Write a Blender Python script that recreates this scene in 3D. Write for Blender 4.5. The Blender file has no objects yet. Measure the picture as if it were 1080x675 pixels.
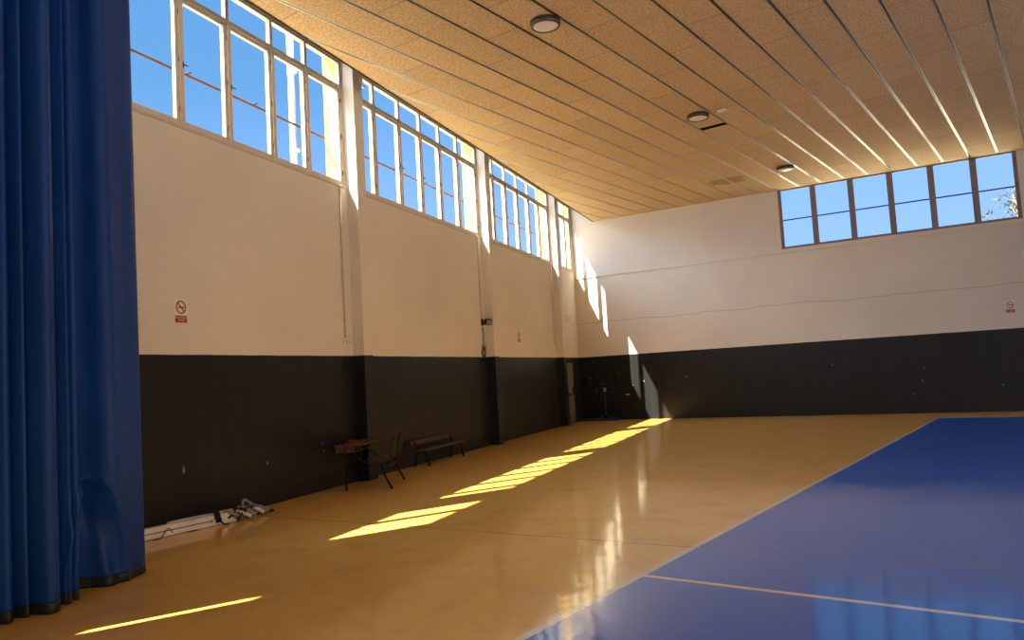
import bpy, bmesh, math, random
from mathutils import Vector, Matrix
random.seed(11)
PI = math.pi
scene = bpy.context.scene
COL = scene.collection

# ------------------------------------------------------------------ plan of the hall (metres, camera foot at the origin)
F_PX, YAW, PITCH, ROLL = 801.95, .6357, .0738, -.0567
HC = 6.6154            # ceiling underside
LA, LO = -.2681, -7.4316   # left wall: direction and x where it crosses y = 0
BA, D = .0951, 23.2055     # back wall: direction and y where it crosses x = 0
BAND = 2.095           # top of the black paint
ld = Vector((math.sin(LA), math.cos(LA), 0)); ln = Vector((math.cos(LA), -math.sin(LA), 0))
bd = Vector((math.cos(BA), math.sin(BA), 0)); bn = Vector((math.sin(BA), -math.cos(BA), 0))
SC = 22.7343           # wall length coordinate of the corner
CO = Vector((LO, 0, 0)) + ld * SC
def W(s, off=0.0, z=0.0): return Vector((LO, 0, z)) + ld * s + ln * off
def B(r, off=0.0, z=0.0): return Vector((CO.x, CO.y, z)) + bd * r + bn * off
RL = math.atan2(ld.y, ld.x)      # local x runs along the left wall, local -y points into the room
RB = math.atan2(bd.y, bd.x)

# ------------------------------------------------------------------ materials
def new_mat(name):
    m = bpy.data.materials.new(name); m.use_nodes = True
    nt = m.node_tree; nt.nodes.clear()
    return m, nt
def N(nt, t, **kw):
    n = nt.nodes.new(t)
    for k, v in kw.items(): setattr(n, k, v)
    return n
def L(nt, a, b): nt.links.new(a, b)
def M_(nt, op, a, b=None, c=None):
    n = N(nt, 'ShaderNodeMath', operation=op)
    for i, v in enumerate((a, b, c)):
        if v is None: continue
        if isinstance(v, (int, float)): n.inputs[i].default_value = v
        else: L(nt, v, n.inputs[i])
    return n.outputs[0]
def mixc(nt, fac, a, b, blend='MIX'):
    n = N(nt, 'ShaderNodeMix', data_type='RGBA', blend_type=blend)
    if isinstance(fac, (int, float)): n.inputs[0].default_value = fac
    else: L(nt, fac, n.inputs[0])
    for i, v in ((6, a), (7, b)):
        if isinstance(v, tuple): n.inputs[i].default_value = (*v[:3], 1)
        else: L(nt, v, n.inputs[i])
    return n.outputs[2]
def ramp(nt, fac, stops):
    n = N(nt, 'ShaderNodeValToRGB'); e = n.color_ramp.elements
    e[0].position, e[0].color = stops[0][0], (*stops[0][1], 1)
    e[1].position, e[1].color = stops[-1][0], (*stops[-1][1], 1)
    for p, c in stops[1:-1]:
        x = e.new(p); x.color = (*c, 1)
    L(nt, fac, n.inputs[0]); return n.outputs[0]
def smooth(nt, x, a, b):
    n = N(nt, 'ShaderNodeMapRange', interpolation_type='SMOOTHSTEP')
    L(nt, x, n.inputs[0]); n.inputs[1].default_value = a; n.inputs[2].default_value = b
    return n.outputs[0]
def noise(nt, vec, scale, detail=3, rough=.5):
    n = N(nt, 'ShaderNodeTexNoise'); n.inputs['Scale'].default_value = scale
    n.inputs['Detail'].default_value = detail; n.inputs['Roughness'].default_value = rough
    if vec is not None: L(nt, vec, n.inputs['Vector'])
    return n.outputs[0]
def scaled(nt, vec, s):
    n = N(nt, 'ShaderNodeVectorMath', operation='MULTIPLY'); L(nt, vec, n.inputs[0]); n.inputs[1].default_value = s
    return n.outputs[0]
def finish(nt, color, rough=.5, spec=.5, metal=0., bump=None, bstr=.2, bdist=.02, **extra):
    p = N(nt, 'ShaderNodeBsdfPrincipled'); o = N(nt, 'ShaderNodeOutputMaterial')
    if isinstance(color, tuple): p.inputs['Base Color'].default_value = (*color[:3], 1)
    else: L(nt, color, p.inputs['Base Color'])
    if isinstance(rough, (int, float)): p.inputs['Roughness'].default_value = rough
    else: L(nt, rough, p.inputs['Roughness'])
    p.inputs['Specular IOR Level'].default_value = spec; p.inputs['Metallic'].default_value = metal
    for k, v in extra.items(): p.inputs[k].default_value = v
    if bump is not None:
        b = N(nt, 'ShaderNodeBump'); b.inputs['Strength'].default_value = bstr; b.inputs['Distance'].default_value = bdist
        L(nt, bump, b.inputs['Height']); L(nt, b.outputs[0], p.inputs['Normal'])
    L(nt, p.outputs[0], o.inputs[0]); return p
def simple(name, color, rough=.5, spec=.5, metal=0., var=.12, scale=14., bump=.05):
    m, nt = new_mat(name)
    tc = N(nt, 'ShaderNodeTexCoord')
    nz = noise(nt, tc.outputs['Object'], scale, 4)
    d = tuple(c * (1 - var) for c in color); l = tuple(min(1, c * (1 + var)) for c in color)
    c = ramp(nt, nz, [(.3, d), (.7, l)])
    finish(nt, c, rough, spec, metal, bump=nz, bstr=bump, bdist=.005)
    return m

def wall_material():
    m, nt = new_mat('painted_wall')
    g = N(nt, 'ShaderNodeNewGeometry'); sx = N(nt, 'ShaderNodeSeparateXYZ'); L(nt, g.outputs['Position'], sx.inputs[0])
    z = sx.outputs[2]; pos = g.outputs['Position']
    big = noise(nt, pos, .55, 4); fine = noise(nt, pos, 9, 5, .6)
    white = ramp(nt, big, [(.3, (.60, .555, .495)), (.7, (.66, .615, .555))])
    white = mixc(nt, M_(nt, 'MULTIPLY', smooth(nt, fine, .62, .80), .25), white, (.55, .47, .37))
    # black wainscot paint with scuffs and chalk marks
    streak = noise(nt, scaled(nt, pos, (9, 9, .35)), 1.0, 3)
    blk = ramp(nt, streak, [(.3, (.0050, .0060, .0082)), (.7, (.0095, .0108, .0140))])
    v = N(nt, 'ShaderNodeTexVoronoi', feature='F1'); L(nt, pos, v.inputs['Vector']); v.inputs['Scale'].default_value = 2.4
    v.inputs['Randomness'].default_value = 1.0
    jig = noise(nt, pos, 45, 2)
    speck = M_(nt, 'LESS_THAN', M_(nt, 'ADD', v.outputs['Distance'], M_(nt, 'MULTIPLY', jig, .05)), .066)
    lowmask = M_(nt, 'MULTIPLY', smooth(nt, noise(nt, pos, .9, 2), .44, .52), M_(nt, 'LESS_THAN', z, 1.45))
    blk = mixc(nt, M_(nt, 'MULTIPLY', M_(nt, 'MULTIPLY', speck, lowmask), .9), blk, (.55, .53, .50))
    v2 = N(nt, 'ShaderNodeTexVoronoi', feature='F1'); L(nt, scaled(nt, pos, (1, 1, .38)), v2.inputs['Vector']); v2.inputs['Scale'].default_value = 1.6
    sc2 = M_(nt, 'LESS_THAN', M_(nt, 'ADD', v2.outputs['Distance'], M_(nt, 'MULTIPLY', noise(nt, pos, 30, 3), .09)), .078)
    blk = mixc(nt, M_(nt, 'MULTIPLY', M_(nt, 'MULTIPLY', sc2, M_(nt, 'LESS_THAN', z, 1.1)), .45), blk, (.45, .43, .40))
    # chalky ball marks low on the far wall beside the corner
    reg = M_(nt, 'MULTIPLY', M_(nt, 'MULTIPLY', smooth(nt, sx.outputs[0], -11.8, -12.4), M_(nt, 'GREATER_THAN', sx.outputs[1], 21.95)), M_(nt, 'MULTIPLY', smooth(nt, z, .5, .9), smooth(nt, z, 1.75, 1.45)))
    mk = M_(nt, 'MULTIPLY', smooth(nt, noise(nt, scaled(nt, pos, (1, 1, 2.2)), 3.6, 6, .7), .53, .66), reg)
    blk = mixc(nt, M_(nt, 'MULTIPLY', mk, .16), blk, (.40, .39, .38))
    # hairline movement crack on the plaster
    cr = M_(nt, 'ABSOLUTE', M_(nt, 'SUBTRACT', z, M_(nt, 'ADD', 3.12, M_(nt, 'MULTIPLY', noise(nt, scaled(nt, pos, (1, 1, 0)), .7, 5), .22))))
    crack = M_(nt, 'MULTIPLY', M_(nt, 'LESS_THAN', cr, .012), M_(nt, 'GREATER_THAN', sx.outputs[1], 21.3))
    white = mixc(nt, M_(nt, 'MULTIPLY', crack, .45), white, (.25, .20, .16))
    edge = M_(nt, 'ADD', BAND - .006, M_(nt, 'MULTIPLY', noise(nt, pos, 3, 2), .012))
    up = M_(nt, 'GREATER_THAN', z, edge)
    col = mixc(nt, up, blk, white)
    rg = M_(nt, 'ADD', .42, M_(nt, 'MULTIPLY', up, .40))
    p = finish(nt, col, rg, .35, bump=fine, bstr=.12, bdist=.01)
    return m

def floor_material():
    m, nt = new_mat('resin_sports_floor')
    g = N(nt, 'ShaderNodeNewGeometry'); pos = g.outputs['Position']
    sx = N(nt, 'ShaderNodeSeparateXYZ'); L(nt, pos, sx.inputs[0]); x, y = sx.outputs[0], sx.outputs[1]
    big = noise(nt, pos, .32, 5, .55); mid = noise(nt, pos, 2.2, 5, .6)
    strk = noise(nt, scaled(nt, pos, (.8, 5, 1)), 1.2, 4)
    yel = ramp(nt, big, [(.30, (.66, .375, .085)), (.70, (.74, .445, .115))])
    yel = mixc(nt, M_(nt, 'MULTIPLY', smooth(nt, mid, .46, .75), .30), yel, (.32, .15, .035))
    yel = mixc(nt, M_(nt, 'MULTIPLY', smooth(nt, strk, .50, .76), .20), yel, (.60, .36, .13))
    blu = ramp(nt, big, [(.30, (.006, .100, .58)), (.70, (.010, .130, .70))])
    blu = mixc(nt, M_(nt, 'MULTIPLY', smooth(nt, mid, .5, .8), .2), blu, (.012, .07, .42))
    CX, CF, CT = -2.8814, 21.2, 5.405
    inside = M_(nt, 'MULTIPLY', M_(nt, 'GREATER_THAN', x, CX), M_(nt, 'LESS_THAN', y, CF))
    col = mixc(nt, inside, yel, blu)
    l1 = M_(nt, 'MULTIPLY', M_(nt, 'LESS_THAN', M_(nt, 'ABSOLUTE', M_(nt, 'SUBTRACT', x, CX)), .032), M_(nt, 'LESS_THAN', y, CF + .03))
    l2 = M_(nt, 'MULTIPLY', M_(nt, 'LESS_THAN', M_(nt, 'ABSOLUTE', M_(nt, 'SUBTRACT', y, CT)), .028), M_(nt, 'GREATER_THAN', x, CX))
    l3 = M_(nt, 'MULTIPLY', M_(nt, 'LESS_THAN', M_(nt, 'ABSOLUTE', M_(nt, 'SUBTRACT', y, CF)), .028), M_(nt, 'GREATER_THAN', x, CX))
    line = M_(nt, 'MAXIMUM', M_(nt, 'MAXIMUM', l1, l2), l3)
    wear = M_(nt, 'SUBTRACT', 1.0, M_(nt, 'MULTIPLY', smooth(nt, mid, .5, .85), .35))
    col = mixc(nt, M_(nt, 'MULTIPLY', line, wear), col, (.62, .55, .47))
    # construction joint showing through the paint
    jy = M_(nt, 'ADD', M_(nt, 'ADD', 6.66, M_(nt, 'MULTIPLY', x, .08)), M_(nt, 'MULTIPLY', M_(nt, 'SUBTRACT', noise(nt, pos, 1.2, 2), .5), .10))
    j = M_(nt, 'MULTIPLY', M_(nt, 'LESS_THAN', M_(nt, 'ABSOLUTE', M_(nt, 'SUBTRACT', y, jy)), .010), smooth(nt, big, .30, .50))
    col = mixc(nt, M_(nt, 'MULTIPLY', j, .85), col, (.05, .035, .03))
    v = N(nt, 'ShaderNodeTexVoronoi', feature='F1'); L(nt, pos, v.inputs['Vector']); v.inputs['Scale'].default_value = .9
    dirt = M_(nt, 'LESS_THAN', M_(nt, 'ADD', v.outputs['Distance'], M_(nt, 'MULTIPLY', noise(nt, pos, 60, 2), .04)), .026)
    col = mixc(nt, M_(nt, 'MULTIPLY', dirt, .5), col, (.04, .03, .03))
    rg = M_(nt, 'ADD', .05, M_(nt, 'MULTIPLY', mid, .09))
    h = M_(nt, 'ADD', M_(nt, 'MULTIPLY', noise(nt, pos, 1.1, 3), 1.0), M_(nt, 'ADD', M_(nt, 'MULTIPLY', noise(nt, pos, 3.0, 3), .50), M_(nt, 'MULTIPLY', noise(nt, pos, 9, 3), .14)))
    p = finish(nt, col, rg, .65, bump=h, bstr=.22, bdist=.02)
    p2 = finish(nt, col, .29, .5, bump=h, bstr=.22, bdist=.02)          # hazy share of the varnish
    mx = N(nt, 'ShaderNodeMixShader'); mx.inputs[0].default_value = .28
    L(nt, p.outputs[0], mx.inputs[1]); L(nt, p2.outputs[0], mx.inputs[2])
    outs = [n for n in nt.nodes if n.type == 'OUTPUT_MATERIAL']
    for o_ in outs[1:]: nt.nodes.remove(o_)
    L(nt, mx.outputs[0], outs[0].inputs[0])
    return m

def ceiling_material():
    m, nt = new_mat('wood_wool_panels')
    g = N(nt, 'ShaderNodeNewGeometry'); pos = g.outputs['Position']
    sx = N(nt, 'ShaderNodeSeparateXYZ'); L(nt, pos, sx.inputs[0]); x, y = sx.outputs[0], sx.outputs[1]
    row = M_(nt, 'FLOOR', M_(nt, 'DIVIDE', M_(nt, 'SUBTRACT', x, RAIL0), PITCH_R))
    jit = M_(nt, 'MULTIPLY', M_(nt, 'MODULO', M_(nt, 'ABSOLUTE', row), 3), .75)
    yy = M_(nt, 'DIVIDE', M_(nt, 'SUBTRACT', y, M_(nt, 'ADD', .75, jit)), 2.42)
    col_i = M_(nt, 'FLOOR', yy); fr = M_(nt, 'FRACT', yy)
    joint = M_(nt, 'LESS_THAN', fr, .0045)
    cx = N(nt, 'ShaderNodeCombineXYZ'); L(nt, row, cx.inputs[0]); L(nt, col_i, cx.inputs[1])
    wn = N(nt, 'ShaderNodeTexWhiteNoise'); L(nt, cx.outputs[0], wn.inputs[0])
    base = ramp(nt, wn.outputs['Value'], [(0, (.60, .445, .245)), (1, (.69, .515, .290))])
    f1 = noise(nt, scaled(nt, pos, (1, .45, 1)), 55, 4, .7); f2 = noise(nt, pos, 3, 3)
    base = mixc(nt, M_(nt, 'MULTIPLY', smooth(nt, f1, .50, .64), .80), base, (.32, .205, .10))
    base = mixc(nt, M_(nt, 'MULTIPLY', smooth(nt, f1, .50, .38), .60), base, (.82, .64, .40))
    base = mixc(nt, M_(nt, 'MULTIPLY', smooth(nt, f2, .5, .75), .15), base, (.44, .30, .16))
    base = mixc(nt, M_(nt, 'MULTIPLY', joint, .75), base, (.06, .035, .018))
    # water stain with its own outline
    cv = N(nt, 'ShaderNodeVectorMath', operation='DISTANCE'); L(nt, pos, cv.inputs[0]); cv.inputs[1].default_value = (-7.35, 20.2, HC)
    st = smooth(nt, M_(nt, 'ADD', cv.outputs['Value'], M_(nt, 'MULTIPLY', noise(nt, pos, 2.2, 4), 1.1)), 1.02, .90)
    base = mixc(nt, M_(nt, 'MULTIPLY', st, .45), base, (.15, .085, .035))
    finish(nt, base, .9, .2, bump=f1, bstr=.4, bdist=.006)
    return m
RAIL0, PITCH_R = -.5884, .6066

def glass_material():
    m, nt = new_mat('window_glass')
    t = N(nt, 'ShaderNodeBsdfTransparent'); t.inputs[0].default_value = (.965, .98, .985, 1)
    gl = N(nt, 'ShaderNodeBsdfGlossy'); gl.inputs['Roughness'].default_value = .02
    lw = N(nt, 'ShaderNodeLayerWeight'); lw.inputs[0].default_value = .5
    fac = M_(nt, 'ADD', .004, M_(nt, 'MULTIPLY', M_(nt, 'POWER', lw.outputs['Facing'], 5.0), .06))
    mx = N(nt, 'ShaderNodeMixShader'); o = N(nt, 'ShaderNodeOutputMaterial')
    L(nt, fac, mx.inputs[0]); L(nt, t.outputs[0], mx.inputs[1]); L(nt, gl.outputs[0], mx.inputs[2]); L(nt, mx.outputs[0], o.inputs[0])
    return m

def curtain_material():
    m, nt = new_mat('blue_curtain_cloth')
    tc = N(nt, 'ShaderNodeTexCoord'); p = tc.outputs['Object']
    n1 = noise(nt, scaled(nt, p, (3, 3, .5)), 1.5, 4); n2 = noise(nt, p, 160, 2)
    c = ramp(nt, n1, [(.3, (.003, .033, .175)), (.7, (.005, .046, .225))])
    c = mixc(nt, M_(nt, 'MULTIPLY', smooth(nt, n2, .5, .8), .15), c, (.012, .055, .21))
    finish(nt, c, .55, .22, bump=n2, bstr=.08, bdist=.002)
    return m

MAT = dict(
    wall=wall_material(), floor=floor_material(), ceiling=ceiling_material(), glass=glass_material(), curtain=curtain_material(),
    hem=simple('black_hem_tape', (.008, .008, .010), .6),
    yellow=simple('cream_yellow_render', (.62, .42, .13), .8, .2, var=.06, scale=3),
    frame=simple('beige_window_paint', (.56, .50, .43), .45, .4, var=.05),
    frame_dark=simple('brown_grey_frame', (.19, .165, .17), .5, .4, var=.06),
    sill=simple('sill_paint', (.50, .43, .35), .6, .3, var=.06),
    black=simple('matt_black', (.008, .008, .008), .5, .4),
    rail=simple('galvanised_rail', (.55, .56, .54), .30, .5, 1.0, var=.05, bump=.02),
    rail_dark=simple('rail_groove', (.10, .09, .08), .28, .5, 1.0, var=.05, bump=.02),
    slot=simple('dark_slot', (.012, .010, .008), .7, .2),
    lamp_rim=simple('bronze_rim', (.045, .032, .026), .35, .5, var=.05),
    lamp_glass=simple('opal_diffuser', (.80, .76, .70), .25, .5, var=.02, bump=0),
    white=simple('white_plastic', (.72, .68, .62), .4, .5, var=.04),
    paint_white=simple('white_pole_paint', (.66, .61, .58), .4, .5, var=.10, scale=6),
    grey_door=simple('grey_door_paint', (.16, .145, .135), .45, .4, var=.06),
    dark_door=simple('dark_door_paint', (.011, .011, .012), .5, .4, var=.1),
    wood=simple('worn_brown_wood', (.066, .034, .026), .7, .35, var=.35, scale=9),
    wood_light=simple('worn_seat_wood', (.070, .038, .026), .65, .25, var=.3, scale=9),
    wood_dark=simple('dark_stained_wood', (.012, .008, .007), .65, .25, var=.3, scale=9),
    steel_black=simple('black_tube', (.006, .006, .006), .55, .25),
    red=simple('red_cloth', (.22, .022, .018), .8, .2, var=.2, scale=40),
    sign_white=simple('sign_white', (.72, .66, .56), .45, .4, var=.03),
    sign_red=simple('sign_red', (.30, .016, .018), .45, .4, var=.04),
    sign_ring=simple('sign_ring_red', (.17, .020, .018), .45, .4, var=.04),
    cord=simple('black_cord', (.012, .011, .012), .6, .3),
    cord_grey=simple('grey_cord', (.22, .20, .20), .6, .3, var=.2),
    cord_white=simple('pale_cord', (.50, .47, .45), .6, .3, var=.1),
    tarp=simple('blue_sheet', (.022, .040, .130), .5, .4, var=.2),
    rail_red=simple('red_oxide_rail', (.075, .040, .058), .6, .3, var=.1),
    bar_blue=simple('blue_fringe_bar', (.010, .035, .20), .5, .3, var=.1),  # blue of the lens colour fringe put into the bar's colour
    pipe_out=simple('pale_downpipe', (.62, .66, .68), .4, .5, var=.04),
    ground=simple('pale_yard', (.42, .37, .30), .9, .2, var=.15, scale=.4),
    roof=simple('roof_underside', (.55, .52, .48), .8, .2, var=.1, scale=1),
    bark=simple('tree_bark', (.16, .12, .085), .9, .2, var=.3, scale=20),
    leaf=simple('tree_leaf', (.030, .038, .016), .6, .3, var=.45, scale=3),
    chalk=simple('socket_grey', (.42, .41, .39), .5, .3, var=.06),
)

# ------------------------------------------------------------------ mesh helpers
class MB:
    def __init__(self): self.bm = bmesh.new()
    def _mi(self, faces, mi):
        for f in faces: f.material_index = mi
    def box(self, a, b, mi=0, bevel=0.0, M=None):
        a = Vector(a); b = Vector(b); c = (a + b) / 2; d = b - a
        tb = bmesh.new(); bmesh.ops.create_cube(tb, size=1)
        bmesh.ops.scale(tb, vec=(abs(d.x), abs(d.y), abs(d.z)), verts=tb.verts)
        if bevel: bmesh.ops.bevel(tb, geom=tb.edges[:], offset=bevel, segments=2, affect='EDGES', profile=.5)
        bmesh.ops.translate(tb, vec=c, verts=tb.verts)
        if M is not None: bmesh.ops.transform(tb, matrix=M, verts=tb.verts)
        self._merge(tb, mi); return self
    def _merge(self, tb, mi):
        vm = {v: self.bm.verts.new(v.co) for v in tb.verts}
        for f in tb.faces:
            try:
                nf = self.bm.faces.new([vm[v] for v in f.verts]); nf.material_index = mi; nf.smooth = f.smooth
            except ValueError: pass
        tb.free()
    def tube(self, pts, r, seg=8, mi=0, closed=False, caps=True):
        pts = [Vector(p) for p in pts]; n = len(pts); rings = []
        rs = r if isinstance(r, (list, tuple)) else [r] * n
        up = Vector((0, 0, 1)); prev = None
        for i in range(n):
            a = pts[i - 1] if (i > 0 or closed) else pts[i]; b = pts[(i + 1) % n] if (i < n - 1 or closed) else pts[i]
            t = (b - a)
            if t.length < 1e-9: t = Vector((0, 0, 1))
            t.normalize()
            if prev is None:
                u = t.cross(up)
                if u.length < 1e-3: u = t.cross(Vector((1, 0, 0)))
            else:
                u = prev - t * prev.dot(t)
                if u.length < 1e-4: u = t.cross(up) if abs(t.z) < .9 else t.cross(Vector((1, 0, 0)))
            u.normalize(); v = t.cross(u); prev = u
            rings.append([self.bm.verts.new(pts[i] + (u * math.cos(2 * PI * k / seg) + v * math.sin(2 * PI * k / seg)) * rs[i]) for k in range(seg)])
        m = n if closed else n - 1
        for i in range(m):
            A, Bq = rings[i], rings[(i + 1) % n]
            for k in range(seg):
                f = self.bm.faces.new((A[k], A[(k + 1) % seg], Bq[(k + 1) % seg], Bq[k])); f.material_index = mi; f.smooth = True
        if caps and not closed:
            for R_ in (rings[0][::-1], rings[-1]):
                f = self.bm.faces.new(R_); f.material_index = mi
        return self
    def lathe(self, prof, seg=32, mi=0, M=None):
        tb = bmesh.new(); rings = []
        for r, z in prof:
            if r < 1e-6: rings.append([tb.verts.new((0, 0, z))])
            else: rings.append([tb.verts.new((r * math.cos(2 * PI * k / seg), r * math.sin(2 * PI * k / seg), z)) for k in range(seg)])
        for A, Bq in zip(rings, rings[1:]):
            for k in range(seg):
                a, b = A[k % len(A)], A[(k + 1) % len(A)]; c, d = Bq[(k + 1) % len(Bq)], Bq[k % len(Bq)]
                vs = []
                for v in (a, b, c, d):
                    if v not in vs: vs.append(v)
                if len(vs) > 2:
                    f = tb.faces.new(vs); f.smooth = True
        if M is not None: bmesh.ops.transform(tb, matrix=M, verts=tb.verts)
        self._merge(tb, mi); return self
    def prism(self, poly, z0, z1, mi=0):
        lo = [self.bm.verts.new((x, y, z0)) for x, y in poly]; hi = [self.bm.verts.new((x, y, z1)) for x, y in poly]
        n = len(poly)
        fs = [self.bm.faces.new(lo[::-1]), self.bm.faces.new(hi)]
        for i in range(n): fs.append(self.bm.faces.new((lo[i], lo[(i + 1) % n], hi[(i + 1) % n], hi[i])))
        self._mi(fs, mi); return self
    def quad(self, pts, mi=0):
        f = self.bm.faces.new([self.bm.verts.new(p) for p in pts]); f.material_index = mi; return self
    def build(self, name, mats, parent=None, loc=None, rotz=0.0):
        bmesh.ops.recalc_face_normals(self.bm, faces=self.bm.faces[:])
        me = bpy.data.meshes.new(name); self.bm.to_mesh(me); self.bm.free()
        for m in (mats if isinstance(mats, (list, tuple)) else [mats]): me.materials.append(m)
        o = bpy.data.objects.new(name, me); COL.objects.link(o)
        if parent is not None: o.parent = parent
        if loc is not None: o.location = loc
        o.rotation_euler[2] = rotz
        return o
def empty(name, loc, rotz=0.0):
    o = bpy.data.objects.new(name, None); COL.objects.link(o); o.empty_display_size = .1
    o.location = loc; o.rotation_euler[2] = rotz; return o
def tag(o, label, cat, group=None, kind=None):
    o['label'] = label; o['category'] = cat
    if group: o['group'] = group
    if kind: o['kind'] = kind
    return o
def struct(o): o['kind'] = 'structure'; return o
CHILD = {}
def copy_tree(o, parent=None, src_children=None):
    c = o.copy(); COL.objects.link(c)
    if parent is not None: c.parent = parent
    for ch in [x for x in list(bpy.data.objects) if x.parent == o]: copy_tree(ch, c)
    return c

def clip(poly, p, n):                     # keep the side where (q - p).n >= 0
    out = []
    for i in range(len(poly)):
        a, b = Vector(poly[i]), Vector(poly[(i + 1) % len(poly)])
        da, db = (a - p).dot(n), (b - p).dot(n)
        if da >= 0: out.append(a)
        if (da < 0) != (db < 0): out.append(a + (b - a) * (da / (da - db)))
    return [(v.x, v.y) for v in out]

# ------------------------------------------------------------------ floor, ground, roof, ceiling
XR, YF = 9.5, -8.0                                  # unseen right wall and rear wall
S0 = -9.0
ROOF = 7.75
hall = [tuple(W(S0, 0).xy), (XR, YF), (XR, B((XR - CO.x) / bd.x).y), tuple(CO.xy)]
fl = MB().prism([tuple(W(S0, -.35).xy), (XR + .3, YF - .4), (XR + .3, B((XR + .3 - CO.x) / bd.x, -.3).y), tuple((CO - ld * -.0 - ln * .35 - bn * .3).xy)], -.12, 0)
struct(fl.build('floor', MAT['floor']))
g = MB().prism([(-70, -60), (80, -60), (80, 110), (-70, 110)], -.5, -.14)
struct(g.build('ground', MAT['ground']))
rf = MB().prism([tuple(W(S0, -.35).xy), (XR + .3, YF - .4), (XR + .3, B((XR + .3 - CO.x) / bd.x, -.3).y), tuple((CO - ln * .35 - bn * .3).xy)], ROOF, ROOF + .25)
struct(rf.build('roof_slab', MAT['roof']))

edge_p, edge_n = W(0, .80).xy, ln.xy
back_p, back_n = B(0, .0).xy, bn.xy
ceil = empty('ceiling', (0, 0, 0)); struct(ceil)
cm = MB()
i0, i1 = -16, 22
def rail_x(i): return RAIL0 - PITCH_R * i
for i in range(i0, i1):
    xb, xa = rail_x(i), rail_x(i + 1)
    spans = [(YF, 30)]
    if i == 8: spans = [(YF, 15.24), (15.50, 30)]       # a strip of panel is missing beside the middle lamp
    for ya, yb in spans:
        poly = [(xa + .024, ya), (xb - .024, ya), (xb - .024, yb), (xa + .024, yb)]
        poly = clip(poly, edge_p, edge_n)
        if len(poly) > 2: poly = clip(poly, back_p, back_n)
        if len(poly) > 2: cm.prism(poly, HC, HC + .03)
cm.build('wood_wool_panel', MAT['ceiling'], ceil)
for i in range(i0, i1 + 1):
    x = rail_x(i); m = MB(); ok = False
    for a, b, z0, z1, mi in ((-.025, -.016, HC - .003, HC + .012, 0), (.016, .025, HC - .003, HC + .012, 0), (-.017, .017, HC + .006, HC + .022, 1)):
        poly = clip([(x + a, YF), (x + b, YF), (x + b, 30), (x + a, 30)], edge_p, edge_n)
        if len(poly) > 2: poly = clip(poly, back_p, back_n)
        if len(poly) > 2: m.prism(poly, z0, z1, mi); ok = True
    if ok: m.build('ceiling_rail', [MAT['rail'], MAT['rail_dark']], ceil)
    else: m.bm.free()
bk = MB(); poly = clip([(-16, YF), (XR, YF), (XR, 30), (-16, 30)], W(0, 1.0).xy, ln.xy); poly = clip(poly, B(0, .05).xy, bn.xy); bk.prism(poly, HC + .10, HC + .16)
bk.build('dark_backing', MAT['slot'], ceil)  # dark sheet added above the panels so the missing strip stays in shade
# thin metal edge along the free side of the ceiling
e = MB(); e.box((S0 + 3, -.82, HC - .012), (SC - .1, -.795, HC + .05))
eo = e.build('ceiling_edge_trim', MAT['slot'], ceil, (LO, 0, 0), RL)

# ------------------------------------------------------------------ left wall: bays between pilasters
PIL = [-7.9, -2.04, 3.62, 9.22, 14.97, 20.45]          # centre lines of the pilasters
SILL, TOP = 5.01, 7.37
OPEN_B = [-2.45, 3.46, 9.06, 14.81, 20.29, SC - .12]   # far end of each window
UPRIGHTS = [[-6.9, -6.0, -5.1, -4.2, -3.3], [-.98, -.15, .68, 1.52, 2.48], [4.52, 5.40, 6.28, 7.22, 8.07], [10.13, 11.08, 11.97, 12.86, 13.77], [15.87, 16.75, 17.65, 18.55, 19.42], [21.32, 22.03]]
bays = []
for P, b in zip(PIL, OPEN_B): bays.append((P + .14, b))
def lbox(m, s0, s1, o0, o1, z0, z1, mi=0, bevel=0.): m.box((s0, -o1, z0), (s1, -o0, z1), mi, bevel)
wl = MB(); LIN = -.10                                  # plane between inner lining and outer leaf
for o0, o1, mi in ((LIN, 0, 0), (-.35, LIN, 1)):
    end = SC + .0 if mi == 0 else SC + .35
    lbox(wl, S0, end, o0, o1, 0, SILL, mi)
    lbox(wl, S0, end, o0, o1, TOP, ROOF, mi)
    edges = [S0] + [v for ab in bays for v in ab] + [end]
    for k in range(0, len(edges), 2):
        lbox(wl, edges[k], edges[k + 1], o0, o1, SILL, TOP, mi)
struct(wl.build('wall_left', [MAT['wall'], MAT['yellow']], None, (LO, 0, 0), RL))
for k, P in enumerate(PIL):
    m = MB(); lbox(m, P - .14, P + .14, -.02, .215, 0, ROOF, 0, .006)
    struct(m.build('pillar', MAT['wall'], None, (LO, 0, 0), RL))
    m = MB(); lbox(m, P - .17, P + .15, -.375, -.34, -.2, ROOF, 0)
    struct(m.build('pillar', MAT['yellow'], None, (LO, 0, 0), RL))

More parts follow.
